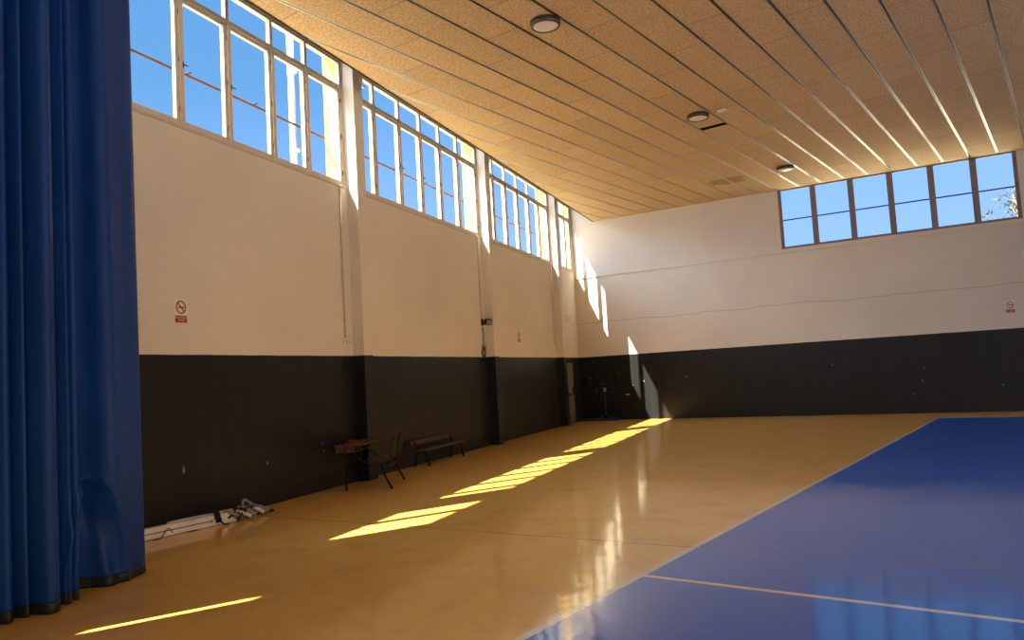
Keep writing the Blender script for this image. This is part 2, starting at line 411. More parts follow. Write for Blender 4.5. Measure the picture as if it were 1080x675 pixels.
def sash(parent, x0, x1, z0, z1, t=.055, mat='frame', hinge=True, latch=False, y=.055):
    """one glazed light: frame, pane, hinges (local x along the wall, +y outwards)"""
    m = MB(); d0, d1 = y - .028, y + .028
    m.box((x0, d0, z0), (x0 + t, d1, z1), 0, .006); m.box((x1 - t, d0, z0), (x1, d1, z1), 0, .006)
    m.box((x0 + t, d0, z0), (x1 - t, d1, z0 + t), 0, .006); m.box((x0 + t, d0, z1 - t), (x1 - t, d1, z1), 0, .006)
    s = m.build('sash', MAT[mat], parent)
    g = MB(); g.box((x0 + t * .7, y - .003, z0 + t * .7), (x1 - t * .7, y + .003, z1 - t * .7)); g.build('glass_pane', MAT['glass'], s)
    if hinge:
        for f in (.12, .5, .88):
            h = MB(); zc = z0 + (z1 - z0) * f
            h.tube([(x1 + .004, d0 - .008, zc - .035), (x1 + .004, d0 - .008, zc + .035)], .009, 8); h.build('hinge', MAT['black'], s)
    if latch:
        h = MB(); zc = (z0 + z1) / 2 - .05
        h.box((x0 + .008, d0 - .018, zc - .04), (x0 + .032, d0, zc + .04), 0, .004); h.box((x0 + .012, d0 - .032, zc - .008), (x0 + .09, d0 - .016, zc + .008), 0, .003)
        h.build('latch', MAT['black'], s)
    return s

TR = 6.76                                                # transom
def left_window(n, P, a, b, ups):
    w = empty('window_%d' % n, W(P, 0, 0), RL); struct(w)
    A, Bz = a - P, b - P
    m = MB()                                             # fixed frame
    m.box((A, .02, SILL), (Bz, .10, SILL + .04)); m.box((A, .02, TOP - .19), (Bz, .10, TOP))
    m.box((A, .02, SILL), (A + .05, .10, TOP)); m.box((Bz - .05, .02, SILL), (Bz, .10, TOP))
    m.box((A, .015, TR - .035), (Bz, .10, TR + .035), 0, .006)
    xs = [x - P for x in ups]
    for x in xs:
        m.box((x - .024, .005, SILL), (x + .024, .13, TR)); m.box((x - .03, .02, TR), (x + .03, .09, TOP))
    m.build('window_frame', MAT['frame'], w)
    sl = MB(); sl.box((A - .02, -.012, SILL - .045), (Bz + .02, .02, SILL - .002), 0, .006); sl.build('window_sill', MAT['sill'], w)
    bs = [A + .028] + xs + [Bz - .028]
    for i in range(len(bs) - 1):
        x0 = bs[i] + .022; x1 = bs[i + 1] - .022
        sash(w, x0, x1, SILL + .025, TR - .035, latch=(i in (2, 3)))
        gl = MB(); gl.box((bs[i] + .028, .052, TR + .03), (bs[i + 1] - .028, .058, TOP - .185)); gl.build('glass_pane', MAT['glass'], w)
    return w
for n, (P, (a, b)) in enumerate(zip(PIL, bays)):
    left_window(n + 1, P, a, b, UPRIGHTS[n])

# ------------------------------------------------------------------ back wall with its strip window
BR = (XR - CO.x) / bd.x
wb = MB(); WR0, WR1, WZ0, WZ1 = 6.80, 12.70, 4.86, 6.64
def bbox(m, r0, r1, o0, o1, z0, z1, mi=0, bevel=0.): m.box((r0, -o1, z0), (r1, -o0, z1), mi, bevel)
bbox(wb, -.0, BR + .3, -.30, 0, 0, WZ0); bbox(wb, 0, WR0, -.30, 0, WZ0, WZ1); bbox(wb, WR1, BR + .3, -.30, 0, WZ0, WZ1); bbox(wb, 0, BR + .3, -.30, 0, WZ1, ROOF)
struct(wb.build('wall_back', MAT['wall'], None, tuple(CO), RB))
tr = MB(); bbox(tr, .02, WR1 + .4, 0, .030, 4.735, 4.785, 0, .006); struct(tr.build('trim_1', MAT['wall'], None, tuple(CO), RB))
w = empty('window_%d' % (len(PIL) + 1), tuple(CO), RB); struct(w)
m = MB()
m.box((WR0, .02, WZ0), (WR1, .12, WZ0 + .05)); m.box((WR0, .02, WZ1 - .04), (WR1, .12, WZ1)); m.box((WR0, .02, WZ0), (WR0 + .065, .12, WZ1)); m.box((WR1 - .075, .02, WZ0), (WR1, .12, WZ1))
ups = [7.77, 8.775, 9.77, 10.76, 11.74]
for x in ups: m.box((x - .050, .015, WZ0), (x + .050, .12, WZ1), 0, .004)
m.build('window_frame', MAT['frame_dark'], w)
bs = [WR0 + .012] + ups + [WR1 - .012]
for i in range(6):
    s = sash(w, bs[i] + .040, bs[i + 1] - .040, WZ0 + .03, WZ1 - .02, t=.038, mat='frame_dark', y=.06)
bar = MB(); bar.tube([(WR0 - .1, .215, 5.735), (WR1 + .1, .215, 5.735)], .020, 8)
bar.build('guard_bar', MAT['bar_blue'], w)

# unseen sides of the hall: rear wall, and a right wall with tall openings that let the daylight in
m = MB(); m.box((W(S0).x - .5, YF - .3, 0), (XR + .3, YF, ROOF)); struct(m.build('wall_rear', MAT['wall']))
m = MB(); yb = B(BR).y
RZ0 = 2.15; m.box((XR, 5.0, 0), (XR + .3, yb + .2, RZ0)); m.box((XR, YF, 0), (XR + .3, YF + 1, RZ0)); m.box((XR, YF, RZ0), (XR + .3, 5, RZ0 + .15)); m.box((XR, YF, 6.55), (XR + .3, yb + .2, ROOF))
for k in range(7):
    y = YF + (yb - YF) * k / 6
    m.box((XR, y - .2, RZ0), (XR + .3, y + .2, 6.55))
m.box((XR, 15.0, RZ0), (XR + .3, yb + .2, 6.55))
struct(m.build('wall_right', MAT['wall']))

# ------------------------------------------------------------------ door in the far corner
d = struct(empty('door_1', W(20.95, 0, 0), RL))
m = MB(); m.box((.10, -.05, 0), (.16, .0, 2.0)); m.box((1.52, -.05, 0), (1.58, 0, 2.0)); m.box((.10, -.05, 1.93), (1.58, 0, 2.0)); m.build('door_frame', MAT['dark_door'], d)
m = MB(); m.box((.17, -.035, .01), (.82, -.002, 1.92), 0, .006); lf = m.build('door_leaf', MAT['grey_door'], d)
h = MB(); h.box((.66, -.075, .93), (.78, -.035, 1.14), 0, .01); h.tube([(.22, -.085, .93), (.76, -.085, .93)], .018, 8); h.box((.2, -.09, .9), (.24, -.035, .96)); h.build('push_bar', MAT['black'], lf)
m = MB(); m.box((.84, -.030, .01), (1.51, -.002, 1.92), 0, .006); lf2 = m.build('door_leaf', MAT['dark_door'], d)

# ------------------------------------------------------------------ outside: guard rail, downpipe, tree
gr = empty('guard_rail', W(0, -.46, 5.965), RL)
m = MB(); m.tube([(-4, 0, 0), (22.4, 0, 0)], .021, 8); m.build('rail_tube', MAT['rail_red'], gr)
for P in PIL:
    for x in (.98, 2.30, 3.65, 5.0):
        s = P + x
        if -3 < s < 22:
            m = MB(); m.tube([(s, 0, 0), (s + .10, -.02, .055)], .014, 6); m.build('rail_clip', MAT['rail_red'], gr)
tag(gr, 'red-brown metal guard rail running outside the tall left windows', 'railing')
dp = empty('downpipe', W(8.40, -.56, 0), RL)
m = MB(); m.tube([(0, 0, .0), (0, 0, 7.6)], .055, 14); m.build('pipe', MAT['pipe_out'], dp)
for z in (5.55, 6.9):
    m = MB(); m.tube([(0, 0, z - .03), (0, 0, z + .03)], .064, 14); m.box((-.02, -.12, z - .02), (.02, -.05, z + .02)); m.build('pipe_bracket', MAT['pipe_out'], dp)
tag(dp, 'pale downpipe outside the window nearest the blue curtain', 'pipe')

tree = empty('tree', B(13.05, -7.5, .55), RB)
rt = random.Random(5)
tr_ = MB(); tr_.tube([(0, 0, -.69), (.15, .1, 2.5), (.05, 0, 4.6), (-.1, 0, 6.2)], [.16, .13, .09, .04], 10)
br = []
for k in range(16):
    z0 = 3.6 + k * .17; a = rt.uniform(0, 2 * PI); ln_ = rt.uniform(.7, 1.5) * (1.15 - .035 * k)
    p0 = Vector((.05, 0, z0)); p2 = p0 + Vector((math.cos(a) * ln_, math.sin(a) * ln_, ln_ * .75)); p1 = (p0 + p2) / 2 + Vector((0, 0, .1))
    tr_.tube([p0, p1, p2], [.03, .02, .008], 6); br.append((p0, p1, p2))
tr_.build('trunk', MAT['bark'], tree)
lf = MB()
for p0, p1, p2 in br:
    for q in range(58):
        t = rt.uniform(.35, 1.08); c = p0.lerp(p2, t) + Vector((rt.gauss(0, .16), rt.gauss(0, .16), rt.gauss(0, .16)))
        u = Vector((rt.gauss(0, 1), rt.gauss(0, 1), rt.gauss(0, 1))).normalized(); v = u.cross(Vector((rt.gauss(0, 1), rt.gauss(0, 1), rt.gauss(0, 1)))).normalized()
        l, wd = rt.uniform(.05, .085), rt.uniform(.022, .035)
        lf.quad([c - u * l, c + v * wd, c + u * l, c - v * wd])
lf.build('foliage', MAT['leaf'], tree)
tag(tree, 'leafy tree outside, seen through the right end of the far window', 'tree')

# ------------------------------------------------------------------ curtain hanging beside the left wall
def catmull(pts, per):
    out = []; n = len(pts)
    for i in range(n - 1):
        p0, p1, p2, p3 = pts[max(i - 1, 0)], pts[i], pts[i + 1], pts[min(i + 2, n - 1)]
        for k in range(per):
            t = k / per
            out.append(tuple(.5 * ((2 * b) + (-a + c) * t + (2 * a - 5 * b + 4 * c - d_) * t * t + (-a + 3 * b - 3 * c + d_) * t ** 3) for a, b, c, d_ in zip(p0, p1, p2, p3)))
    out.append(pts[-1]); return out
def curtain_mesh(path_bot, path_top, z0, z1, rows, thick=.004, dent=None):
    bm = bmesh.new(); grid = []
    n = len(path_bot)
    zs = [z0 + (z1 - z0) * j / rows for j in range(rows + 1)]
    if dent and rows > 10: zs = [z0 + (1.4 - z0) * j / 60 for j in range(60)] + [1.4 + (z1 - 1.4) * j / 24 for j in range(25)]; rows = len(zs) - 1
    for j in range(rows + 1):
        z = zs[j]; t = (z - z0) / (z1 - z0); k = t ** .8; row = []
        for i in range(n):
            (sb, ob), (st, ot) = path_bot[i], path_top[i]
            s = sb + (st - sb) * k; o = ob + (ot - ob) * k
            if dent: s, o = dent(s, o, z)
            row.append(bm.verts.new((s, -o, z)))
        grid.append(row)
    for j in range(rows):
        for i in range(n - 1):
            f = bm.faces.new((grid[j][i], grid[j][i + 1], grid[j + 1][i + 1], grid[j + 1][i])); f.smooth = True
    return bm
pb = []                                                  # outline of the hem on the floor, from near to far
s = .84; rc = random.Random(3)
pb += [(.84, 1.46), (.93, 1.49)]; s = 1.00
while s < 1.85:                                          # pleats outside the picture's left edge
    pb += [(s, 1.46), (s + .06, 1.60), (s + .13, 1.44)]; s += .20
pb += [(1.90, 1.40), (1.955, 1.50), (2.00, 1.555), (2.06, 1.50), (2.09, 1.36), (2.10, 1.44), (2.125, 1.56), (2.155, 1.54), (2.175, 1.44), (2.19, 1.50), (2.215, 1.655), (2.27, 1.685),
       (2.345, 1.63), (2.40, 1.50), (2.43, 1.48), (2.455, 1.55), (2.485, 1.59), (2.52, 1.50), (2.545, 1.47), (2.575, 1.53), (2.605, 1.525), (2.64, 1.42), (2.70, 1.27), (2.80, 1.215),
       (2.88, 1.30), (2.935, 1.44), (3.00, 1.50), (3.09, 1.475), (3.20, 1.435), (3.34, 1.395), (3.415, 1.355), (3.435, 1.315), (3.40, 1.295)]
pbs = catmull(pb, 8)
pt = []
for i, (s, o) in enumerate(pb):                          # towards the top the hem straightens a little
    if s < 2.62: pt.append((s - (.04 if s > 1.8 else 0), o + .012 * math.sin(i * 2.1)))
    elif s < 2.9: pt.append((s - .06, 1.33 + (o - 1.33) * .55))
    else: pt.append((s - .07, 1.36 + (o - 1.36) * .75))
pts_ = catmull(pt, 8)
CREST = [(2.78, .86), (2.82, .93), (2.87, .925), (2.94, .835), (3.00, .66), (3.055, .45), (3.10, .20), (3.12, .0)]
CR = catmull(CREST, 8)
def dent(s, o, z):
    # pulled fold low on the flat part: a hooked crest that runs down to the right, with a hollow left of it
    if 2.55 < s < 3.40 and z < 1.35:
        dd, kq = min(((s - a) ** 2 + ((z - b) * .8) ** 2, i_) for i_, (a, b) in enumerate(CR))
        dd = math.sqrt(dd); f = (1 - .75 * kq / len(CR)) * min(1, .15 + kq / 9)
        a, b = CR[kq]
        side = (s - a) if b < .9 else (b - z) * -1
        o += .060 * f * math.exp(-(dd / .022) ** 2)
        if s < a: o -= .085 * math.exp(-((dd - .09) / .07) ** 2) * min(1, max(0, 1.02 - z) * 2.6) * (1 - .35 * (z < .1))
    if 2.46 < s < 2.68 and z < 1.15:
        o += .03 * math.exp(-((z - .12) / .14) ** 2) * math.sin((s - 2.5) * 40) + .028 * math.exp(-((z - .78 - (s - 2.6) * 2) / .10) ** 2)
    return s, o
cu = empty('curtain', W(0, 0, 0), RL)
def curtain_part(name, b, t, z0, z1, rows, mat, par, dn=None, th=.004):
    bm = curtain_mesh(b, t, z0, z1, rows, dent=dn)
    me = bpy.data.meshes.new(name); bm.to_mesh(me); bm.free(); me.materials.append(MAT[mat])
    o = bpy.data.objects.new(name, me); COL.objects.link(o); o.parent = par
    md = o.modifiers.new('thickness', 'SOLIDIFY'); md.thickness = th; md.offset = 0
    return o
ZH = .085; ZT = HC - .03
kk = (ZH / ZT) ** .8
def lerp_path(a, b, t): return [(x[0] + (y[0] - x[0]) * t, x[1] + (y[1] - x[1]) * t) for x, y in zip(a, b)]
curtain_part('cloth', pbs, pts_, ZH, ZT, 70, 'curtain', cu, dent)
curtain_part('hem', pbs, lerp_path(pbs, pts_, .0), .004, ZH + .004, 3, 'hem', cu, dent, .007)
sb = catmull([(3.40, 1.290), (3.43, 1.292), (3.468, 1.288), (3.478, 1.275)], 4); st_ = [(a - .15, b) for a, b in sb]
curtain_part('side_hem', sb, st_, .03, ZT, 24, 'hem', cu, None, .006)
tr_ = MB(); tr_.box((.8, -1.52, HC - .045), (3.6, -1.36, HC - .004), 0, .006); tr_.build('curtain_track', MAT['rail'], cu)
tag(cu, 'tall blue pleated curtain with black hem hanging from ceiling to floor at left', 'curtain')
# next leaf of the same curtain, further left; its edge lets one sliver of sun through
c2 = empty('curtain', W(0, 0, 0), RL)
pb2 = catmull([(-.14, 1.46), (-.06, 1.58), (.03, 1.44), (.14, 1.58), (.24, 1.43), (.35, 1.57), (.46, 1.43), (.57, 1.54), (.66, 1.44), (.735, 1.46)], 5)
curtain_part('cloth', pb2, pb2, ZH, ZT, 12, 'curtain', c2); curtain_part('hem', pb2, pb2, .004, ZH, 2, 'hem', c2, None, .007)
tag(c2, 'narrow leaf of blue curtain beside the tall one, past the left picture edge', 'curtain')

# ------------------------------------------------------------------ ceiling lamps and sensor
def lamp(loc, label):
    t = empty('ceiling_lamp', loc)
    m = MB(); m.lathe([(0, 0), (.20, 0), (.215, -.01), (.215, -.075), (.205, -.085), (.180, -.085), (.176, -.078)], 48); m.build('lamp_rim', MAT['lamp_rim'], t)
    m = MB(); m.lathe([(.179, -.076), (.15, -.088), (.08, -.096), (0, -.099)], 48); m.build('diffuser', MAT['lamp_glass'], t)
    return tag(t, label, 'ceiling lamp', 'round ceiling lamps')
lamp((-5.66, 8.87, HC), 'round ceiling lamp nearest the camera, dark rim and pale disc')
lamp((-5.68, 14.36, HC), 'round ceiling lamp beside the dark slot and white sensor')
lamp((-5.66, 19.98, HC), 'round ceiling lamp nearest the far strip window')
sn = empty('ceiling_sensor', (-5.21, 14.45, HC))
m = MB(); m.box((-.09, -.07, -.045), (.09, .07, 0), 0, .012); m.build('housing', MAT['white'], sn)
m = MB(); m.box((-.05, .072, -.04), (.05, .10, -.01), 0, .006); m.build('lens', MAT['black'], sn)
tag(sn, 'small white box on the ceiling beside the middle round lamp', 'sensor')

# ------------------------------------------------------------------ no-smoking signs
def text_part(txt, size, loc, par, mat):
    cu_ = bpy.data.curves.new('sign_text', 'FONT'); cu_.body = txt; cu_.size = size; cu_.align_x = 'CENTER'; cu_.align_y = 'CENTER'; cu_.extrude = .0006
    tmp = bpy.data.objects.new('sign_text', cu_); COL.objects.link(tmp); bpy.context.view_layer.update()
    me = bpy.data.meshes.new_from_object(tmp.evaluated_get(bpy.context.evaluated_depsgraph_get())); bpy.data.objects.remove(tmp)
    me.materials.clear(); me.materials.append(MAT[mat]); o = bpy.data.objects.new('sign_text', me); COL.objects.link(o); o.parent = par
    o.location = loc; o.rotation_euler = (PI / 2, 0, 0); return o
def sign(loc, rotz, wdt, hgt, label):
    t = empty('no_smoking_sign', loc, rotz)
    m = MB(); m.box((-wdt / 2, -.004, -hgt / 2), (wdt / 2, 0, hgt / 2)); m.build('sign_plate', MAT['sign_white'], t)
    cz = hgt / 2 - wdt * .50; R = wdt * .405
    Mx = Matrix.Translation((0, -.004, cz)) @ Matrix.Rotation(PI / 2, 4, 'X')
    m = MB(); m.lathe([(R, 0), (R, .0014), (R * .80, .0014), (R * .80, 0)], 40, 0, Mx)
    m.box((-R * .88, -.0058, -R * .085), (R * .88, -.004, R * .085), 0, 0, Matrix.Translation((0, 0, cz)) @ Matrix.Rotation(PI / 4, 4, 'Y'))
    m.build('prohibition_ring', MAT['sign_ring'], t)
    m = MB(); m.box((-R * .60, -.005, cz - R * .12), (R * .50, -.004, cz + R * .05)); m.box((R * .52, -.005, cz - R * .12), (R * .62, -.004, cz + R * .05))
    m.tube([(R * .56, -.005, cz + R * .12), (R * .48, -.005, cz + R * .25), (R * .60, -.005, cz + R * .38)], R * .035, 6)
    m.build('cigarette', MAT['black'], t)
    pz0, pz1 = -hgt / 2 + hgt * .02, -hgt / 2 + hgt * .31
    m = MB(); m.box((-wdt * .46, -.0055, pz0), (wdt * .46, -.004, pz1)); pn = m.build('text_panel', MAT['sign_red'], t)
    zc = (pz0 + pz1) / 2
    text_part('PROHIBIDO', wdt * .165, (0, -.0058, zc + hgt * .055), t, 'sign_white'); text_part('FUMAR', wdt * .165, (0, -.0058, zc - hgt * .055), t, 'sign_white')
    return tag(t, label, 'sign', 'no-smoking signs')
sign(W(5.285, .001, 2.634), RL, .205, .300, 'red and white no-smoking sign on left wall near the blue curtain')
sign(W(17.08, .001, 2.65), RL, .205, .300, 'no-smoking sign on left wall between the coiled cable and the corner door')
sign(B(12.235, .001, 2.645), RB, .205, .300, 'no-smoking sign at the right end of the far wall')

# ------------------------------------------------------------------ conduits, flood lamp, cable coil, vent box
def conduit(s, z0, z1, label):
    t = empty('conduit', W(s, .018, 0), RL)
    m = MB(); m.tube([(0, 0, z0), (0, 0, z1)], .013, 8); m.tube([(0, 0, z1), (.03, 0, z1 + .05), (.20, 0, z1 + .06)], .013, 8); m.build('pipe', MAT['sill'], t)
    n = int((z1 - z0) / .8)
    for k in range(n):
        z = z0 + .3 + k * .8; m = MB(); m.box((-.018, -.016, z), (.018, .016, z + .025), 0, .003); m.build('pipe_clip', MAT['sill'], t)
    return tag(t, label, 'conduit', 'wall conduits beside the pillars')
conduit(8.84, 2.40, 4.93, 'thin wall conduit running down to the socket boxes beside the first pillar')
conduit(14.58, 3.02, 4.93, 'thin wall conduit running down to the black flood lamp')
conduit(20.12, 2.45, 4.93, 'thin wall conduit beside the third pillar, nearest the far corner')
t = empty('socket_box', W(8.86, .001, 2.33), RL)
m = MB(); m.box((-.085, -.05, -.045), (-.005, 0, .05), 0, .006); m.box((.005, -.05, -.05), (.085, 0, .04), 0, .006); m.build('housing', MAT['white'], t)
m = MB(); m.box((-.07, -.056, -.03), (-.02, -.049, .03), 0, .003); m.build('cover', MAT['chalk'], t)
m = MB(); m.box((.02, -.056, -.035), (.07, -.049, .025), 0, .003); m.build('cover', MAT['chalk'], t)
tag(t, 'small white twin socket box on left wall beside the first pillar', 'socket')
t = empty('flood_lamp', W(14.63, .001, 2.92), RL)
m = MB(); m.box((-.05, -.03, -.08), (.05, 0, .08), 0, .004); m.tube([(-.11, -.03, 0), (-.11, -.10, -.0), (.11, -.10, 0), (.11, -.03, 0)], .008, 6); m.build('bracket', MAT['black'], t)
Mx = Matrix.Translation((.03, -.15, 0)) @ Matrix.Rotation(-.5, 4, 'Z') @ Matrix.Rotation(.35, 4, 'X') @ Matrix.Scale(.78, 4)
m = MB(); m.box((-.12, -.055, -.085), (.12, .055, .085), 0, .012, Mx); m.build('lamp_body', MAT['black'], t)
m = MB(); m.box((-.10, -.062, -.065), (.10, -.054, .065), 0, .004, Mx); m.build('lamp_lens', MAT['cord_grey'], t)
tag(t, 'small black flood lamp on left wall beside the second pillar', 'lamp')
cc = MB(); rr = random.Random(2)
cc.tube([(0.02, -.03, .56), (.0, -.04, .45), (.02, -.04, .2), (.0, -.035, .14)], .006, 6); cc.tube([(0.05, -.03, .56), (.09, -.04, .4), (.05, -.04, .14)], .006, 6)
for k, (a, b, dx) in enumerate(((.085, .185, .0), (.060, .155, .02), (.095, .165, -.01), (.075, .195, .03))):
    oy = -.03 - .012 * k
    cc.tube([(a * math.cos(2 * PI * q / 28) + dx, oy + .010 * math.sin(q), b * math.sin(2 * PI * q / 28) - .05 + rr.uniform(-.005, .005)) for q in range(28)], .0055, 6, closed=True)
o = cc.build('cable_coil', MAT['cord'], None, W(14.56, .0, 2.24), RL)
tag(o, 'loop of coiled dark cable hanging below the black flood lamp', 'cable')
t = empty('vent_box', W(21.68, .001, 3.37), RL)
m = MB(); m.box((-.17, -.05, -.11), (.17, 0, .11), 0, .006); m.build('housing', MAT['white'], t)
m = MB()
for k in range(4): m.box((-.15, -.056, -.085 + k * .046), (-.02, -.049, -.06 + k * .046)); m.box((.02, -.056, -.085 + k * .046), (.15, -.049, -.06 + k * .046))
m.build('louvre', MAT['chalk'], t)
tag(t, 'small white louvred box high on left wall above the corner door', 'vent')
# struts that carry the ceiling edge at each pilaster
for P, lb in ((9.22, 'white strut above the first pillar, at the top of the windows'), (14.97, 'white strut above the second pillar, at the top of the windows'), (20.45, 'white strut above the third pillar, near the far corner')):
    t = empty('ceiling_strut', W(P, .0, 6.98), RL)
    m = MB(); m.tube([(.10, -.17, -.04), (.30, .0, .03), (.62, .012, .05)], .022, 8); m.build('strut_tube', MAT['white'], t)
    m = MB(); m.box((.06, -.235, -.08), (.15, -.13, .0), 0, .006); m.build('strut_plate', MAT['white'], t)
    tag(t, lb, 'strut', 'ceiling struts')

# ------------------------------------------------------------------ two-seat school desk against the first pillar
DA = math.radians(-19.0)
desk = empty('school_desk', W(8.02, .47, 0), RL - DA)
# local x: along the desk (away from camera), local -y: towards the seats
Lx, V = 1.03, -1
def dtube(name, pts, r, mat='steel_black', seg=10):
    return MB().tube(pts, r, seg).build(name, MAT[mat], desk)
for x in (0.0, Lx):
    dtube('leg', [(x, 0, 0), (x, 0, .60), (x, 0, .655)], .016)
    dtube('leg', [(x, -.70, 0), (x, -.60, .20), (x, -.56, .385)], .017)
    dtube('side_bar', [(x, -.02, .56), (x, -.16, .50), (x, -.40, .36), (x, -.60, .22)], .013)
    dtube('back_post', [(x + (.16 if x == 0 else -.16), -.56, .36), (x + (.16 if x == 0 else -.16), -.66, .40), (x + (.16 if x == 0 else -.16), -.70, .60)], .012)
dtube('stretcher', [(0, -.58, .30), (Lx, -.58, .30)], .013); dtube('stretcher', [(0, 0, .40), (Lx, 0, .40)], .013)
Mt = Matrix.Translation((0, -.05, .685)) @ Matrix.Rotation(math.radians(-1.5), 4, 'X')
m = MB(); m.box((-.035, -.27, -.012), (Lx + .05, .22, .012), 0, .005, Mt); m.build('desktop', MAT['wood_light'], desk)
m = MB(); m.box((.0, .13, .585), (Lx, .145, .672)); m.box((.0, -.15, .575), (Lx, .145, .588)); m.box((-.005, -.15, .575), (.01, .145, .672)); m.box((Lx - .01, -.15, .575), (Lx + .005, .145, .672)); m.box((Lx / 2 - .008, -.14, .575), (Lx / 2 + .008, .14, .672))
m.build('book_shelf', MAT['wood'], desk)
def seat_shape(xc):
    tb = MB(); n = 14; top = []
    for j in range(n + 1):
        y = -.30 - .36 * j / n; hw = .19 * (1 - .10 * (abs(j / n - .5) * 2) ** 4); z = .425 + .012 * math.cos(j / n * PI * 2)
        top.append([tb.bm.verts.new((xc + hw * q, y, z + .012 * q * q)) for q in (-1, -.5, 0, .5, 1)])
    for a, b in zip(top, top[1:]):
        for q in range(4): f = tb.bm.faces.new((a[q], a[q + 1], b[q + 1], b[q])); f.smooth = True
    o = tb.build('seat', MAT['wood_light'], desk); md = o.modifiers.new('thickness', 'SOLIDIFY'); md.thickness = .016; md.offset = 0
def back_shape(xc):
    tb = MB(); n = 14; rows = []
    for j in range(n + 1):
        u = j / n; z = .44 + .36 * u; hw = .185 * (1 - .55 * max(0, (u - .70) / .30) ** 2.2); y = -.665 - .05 * u
        rows.append([tb.bm.verts.new((xc + hw * q, y - .035 * (1 - q * q), z)) for q in (-1, -.6, -.2, .2, .6, 1)])
    for a, b in zip(rows, rows[1:]):
        for q in range(5): f = tb.bm.faces.new((a[q], a[q + 1], b[q + 1], b[q])); f.smooth = True
    o = tb.build('backrest', MAT['wood_dark'], desk); md = o.modifiers.new('thickness', 'SOLIDIFY'); md.thickness = .014; md.offset = 0
for xc in (.24, Lx - .24): seat_shape(xc); back_shape(xc)
tag(desk, 'old brown two-seat school desk with attached seats, against the first pillar', 'desk')
rc_ = MB(); rr = random.Random(8); gridv = []
for j in range(9):
    gridv.append([rc_.bm.verts.new((.30 * (i / 10 - .5) * (1 - .25 * abs(j / 8 - .5)), .17 * (j / 8 - .5), .004 + .022 * math.sin(PI * i / 10) * math.sin(PI * j / 8) + rr.uniform(0, .012) * math.sin(PI * i / 10))) for i in range(11)])
for a, b in zip(gridv, gridv[1:]):
    for i in range(10): f = rc_.bm.faces.new((a[i], a[i + 1], b[i + 1], b[i])); f.smooth = True
cl = rc_.build('red_cloth', MAT['red'], None, W(8.50, .28, .702), RL + .35)
cl.modifiers.new('thickness', 'SOLIDIFY').thickness = .004
tag(cl, 'small crumpled red cloth lying on the school desk', 'cloth')

# ------------------------------------------------------------------ low bench with a back board
bench = empty('bench', W(10.90, .36, 0), RL + math.radians(1.2))
LB = 1.60
def plank(name, a, b, mat, bev=.006, M=None): m = MB(); m.box(a, b, 0, bev, M); return m.build(name, MAT[mat], bench)
plank('seat_plank', (-.14, -.015, .285), (LB + .20, .085, .315), 'wood'); plank('seat_plank', (-.14, .10, .285), (LB + .20, .20, .315), 'wood')
Mb = Matrix.Translation((0, .275, .445)) @ Matrix.Rotation(math.radians(-8), 4, 'X')
plank('back_board', (-.17, -.014, -.042), (LB - .02, .014, .042), 'wood', .006, Mb)
for x, dx in ((0, 1), (LB, -1)):
    for y0, y1 in ((.0, .045), (.27, .21)):
        m = MB(); m.tube([(x + (.05 if y0 == 0 else -.01) , y0, 0), (x - .0, y1, .29)], [.022, .026], 4); m.build('leg', MAT['wood_dark'], bench)
    m = MB(); m.box((x - .03, .0, .255), (x + .03, .22, .285), 0, .004); m.build('cross_rail', MAT['wood_dark'], bench)
    m = MB(); m.tube([(x, .21, .27), (x - .02, .262, .48)], .018, 4); m.build('back_post', MAT['wood_dark'], bench)
tag(bench, 'low dark wooden bench with a back board against the black wall', 'bench')

# ------------------------------------------------------------------ white posts, net and ties lying along the wall
def post(s0, o0, s1, o1, zc, wdt, hgt, label):
    a, b = W(s0, o0, zc), W(s1, o1, zc); dv = b - a; t = empty('white_post', a, math.atan2(dv.y, dv.x)); Lp = dv.length
    m = MB(); m.box((0, -wdt / 2, -hgt / 2), (Lp, wdt / 2, hgt / 2), 0, .014); m.build('tube', MAT['paint_white'], t)
    m = MB(); m.box((Lp - .30 - 1.2, -wdt / 2 - .001, -.005), (Lp - .35, -wdt / 2 + .004, .005)); m.build('slot', MAT['black'], t)
    for x in (Lp - .36, Lp - 1.52):
        m = MB(); m.tube([(x, -wdt / 2 - .004, 0), (x, -wdt / 2 + .004, 0)], .012, 10); m.build('bolt_hole', MAT['black'], t)
    m = MB(); m.box((Lp - .01, -wdt / 2 - .004, -hgt / 2 - .0), (Lp + .015, wdt / 2 + .004, hgt / 2), 0, .004); m.build('end_cap', MAT['black'], t)
    return tag(t, label, 'post', 'white posts on the floor')
post(4.35, .06, 5.72, .37, .068, .085, .130, 'white square post with a black slot, nearer the curtain on the floor')
post(4.95, .06, 6.20, .33, .068, .075, .132, 'white square post whose far end lies under the tangled net')
nb = MB(); rr = random.Random(21)
def wl_(s_, o_, z_): v = W(s_, o_, z_) - W(5.9, .36, 0); return (v.dot(ld), -v.dot(ln), v.z)
for k in range(15):                                     # cords lying along and over the posts
    a0, a1 = sorted((rr.uniform(5.52, 6.25), rr.uniform(5.52, 6.25))); a1 = max(a1, a0 + .18); o0 = rr.uniform(.32, .47); p = []
    for q in range(6):
        f = q / 5; p.append(wl_(a0 + (a1 - a0) * f, o0 + rr.gauss(0, .03), .03 + .11 * math.sin(PI * f) * rr.uniform(.5, 1) + (.012 if o0 > .42 else .03)))
    nb.tube(catmull(p, 5), rr.choice((.007, .010, .014)), 6, (0, 0, 1, 0, 2)[k % 5])
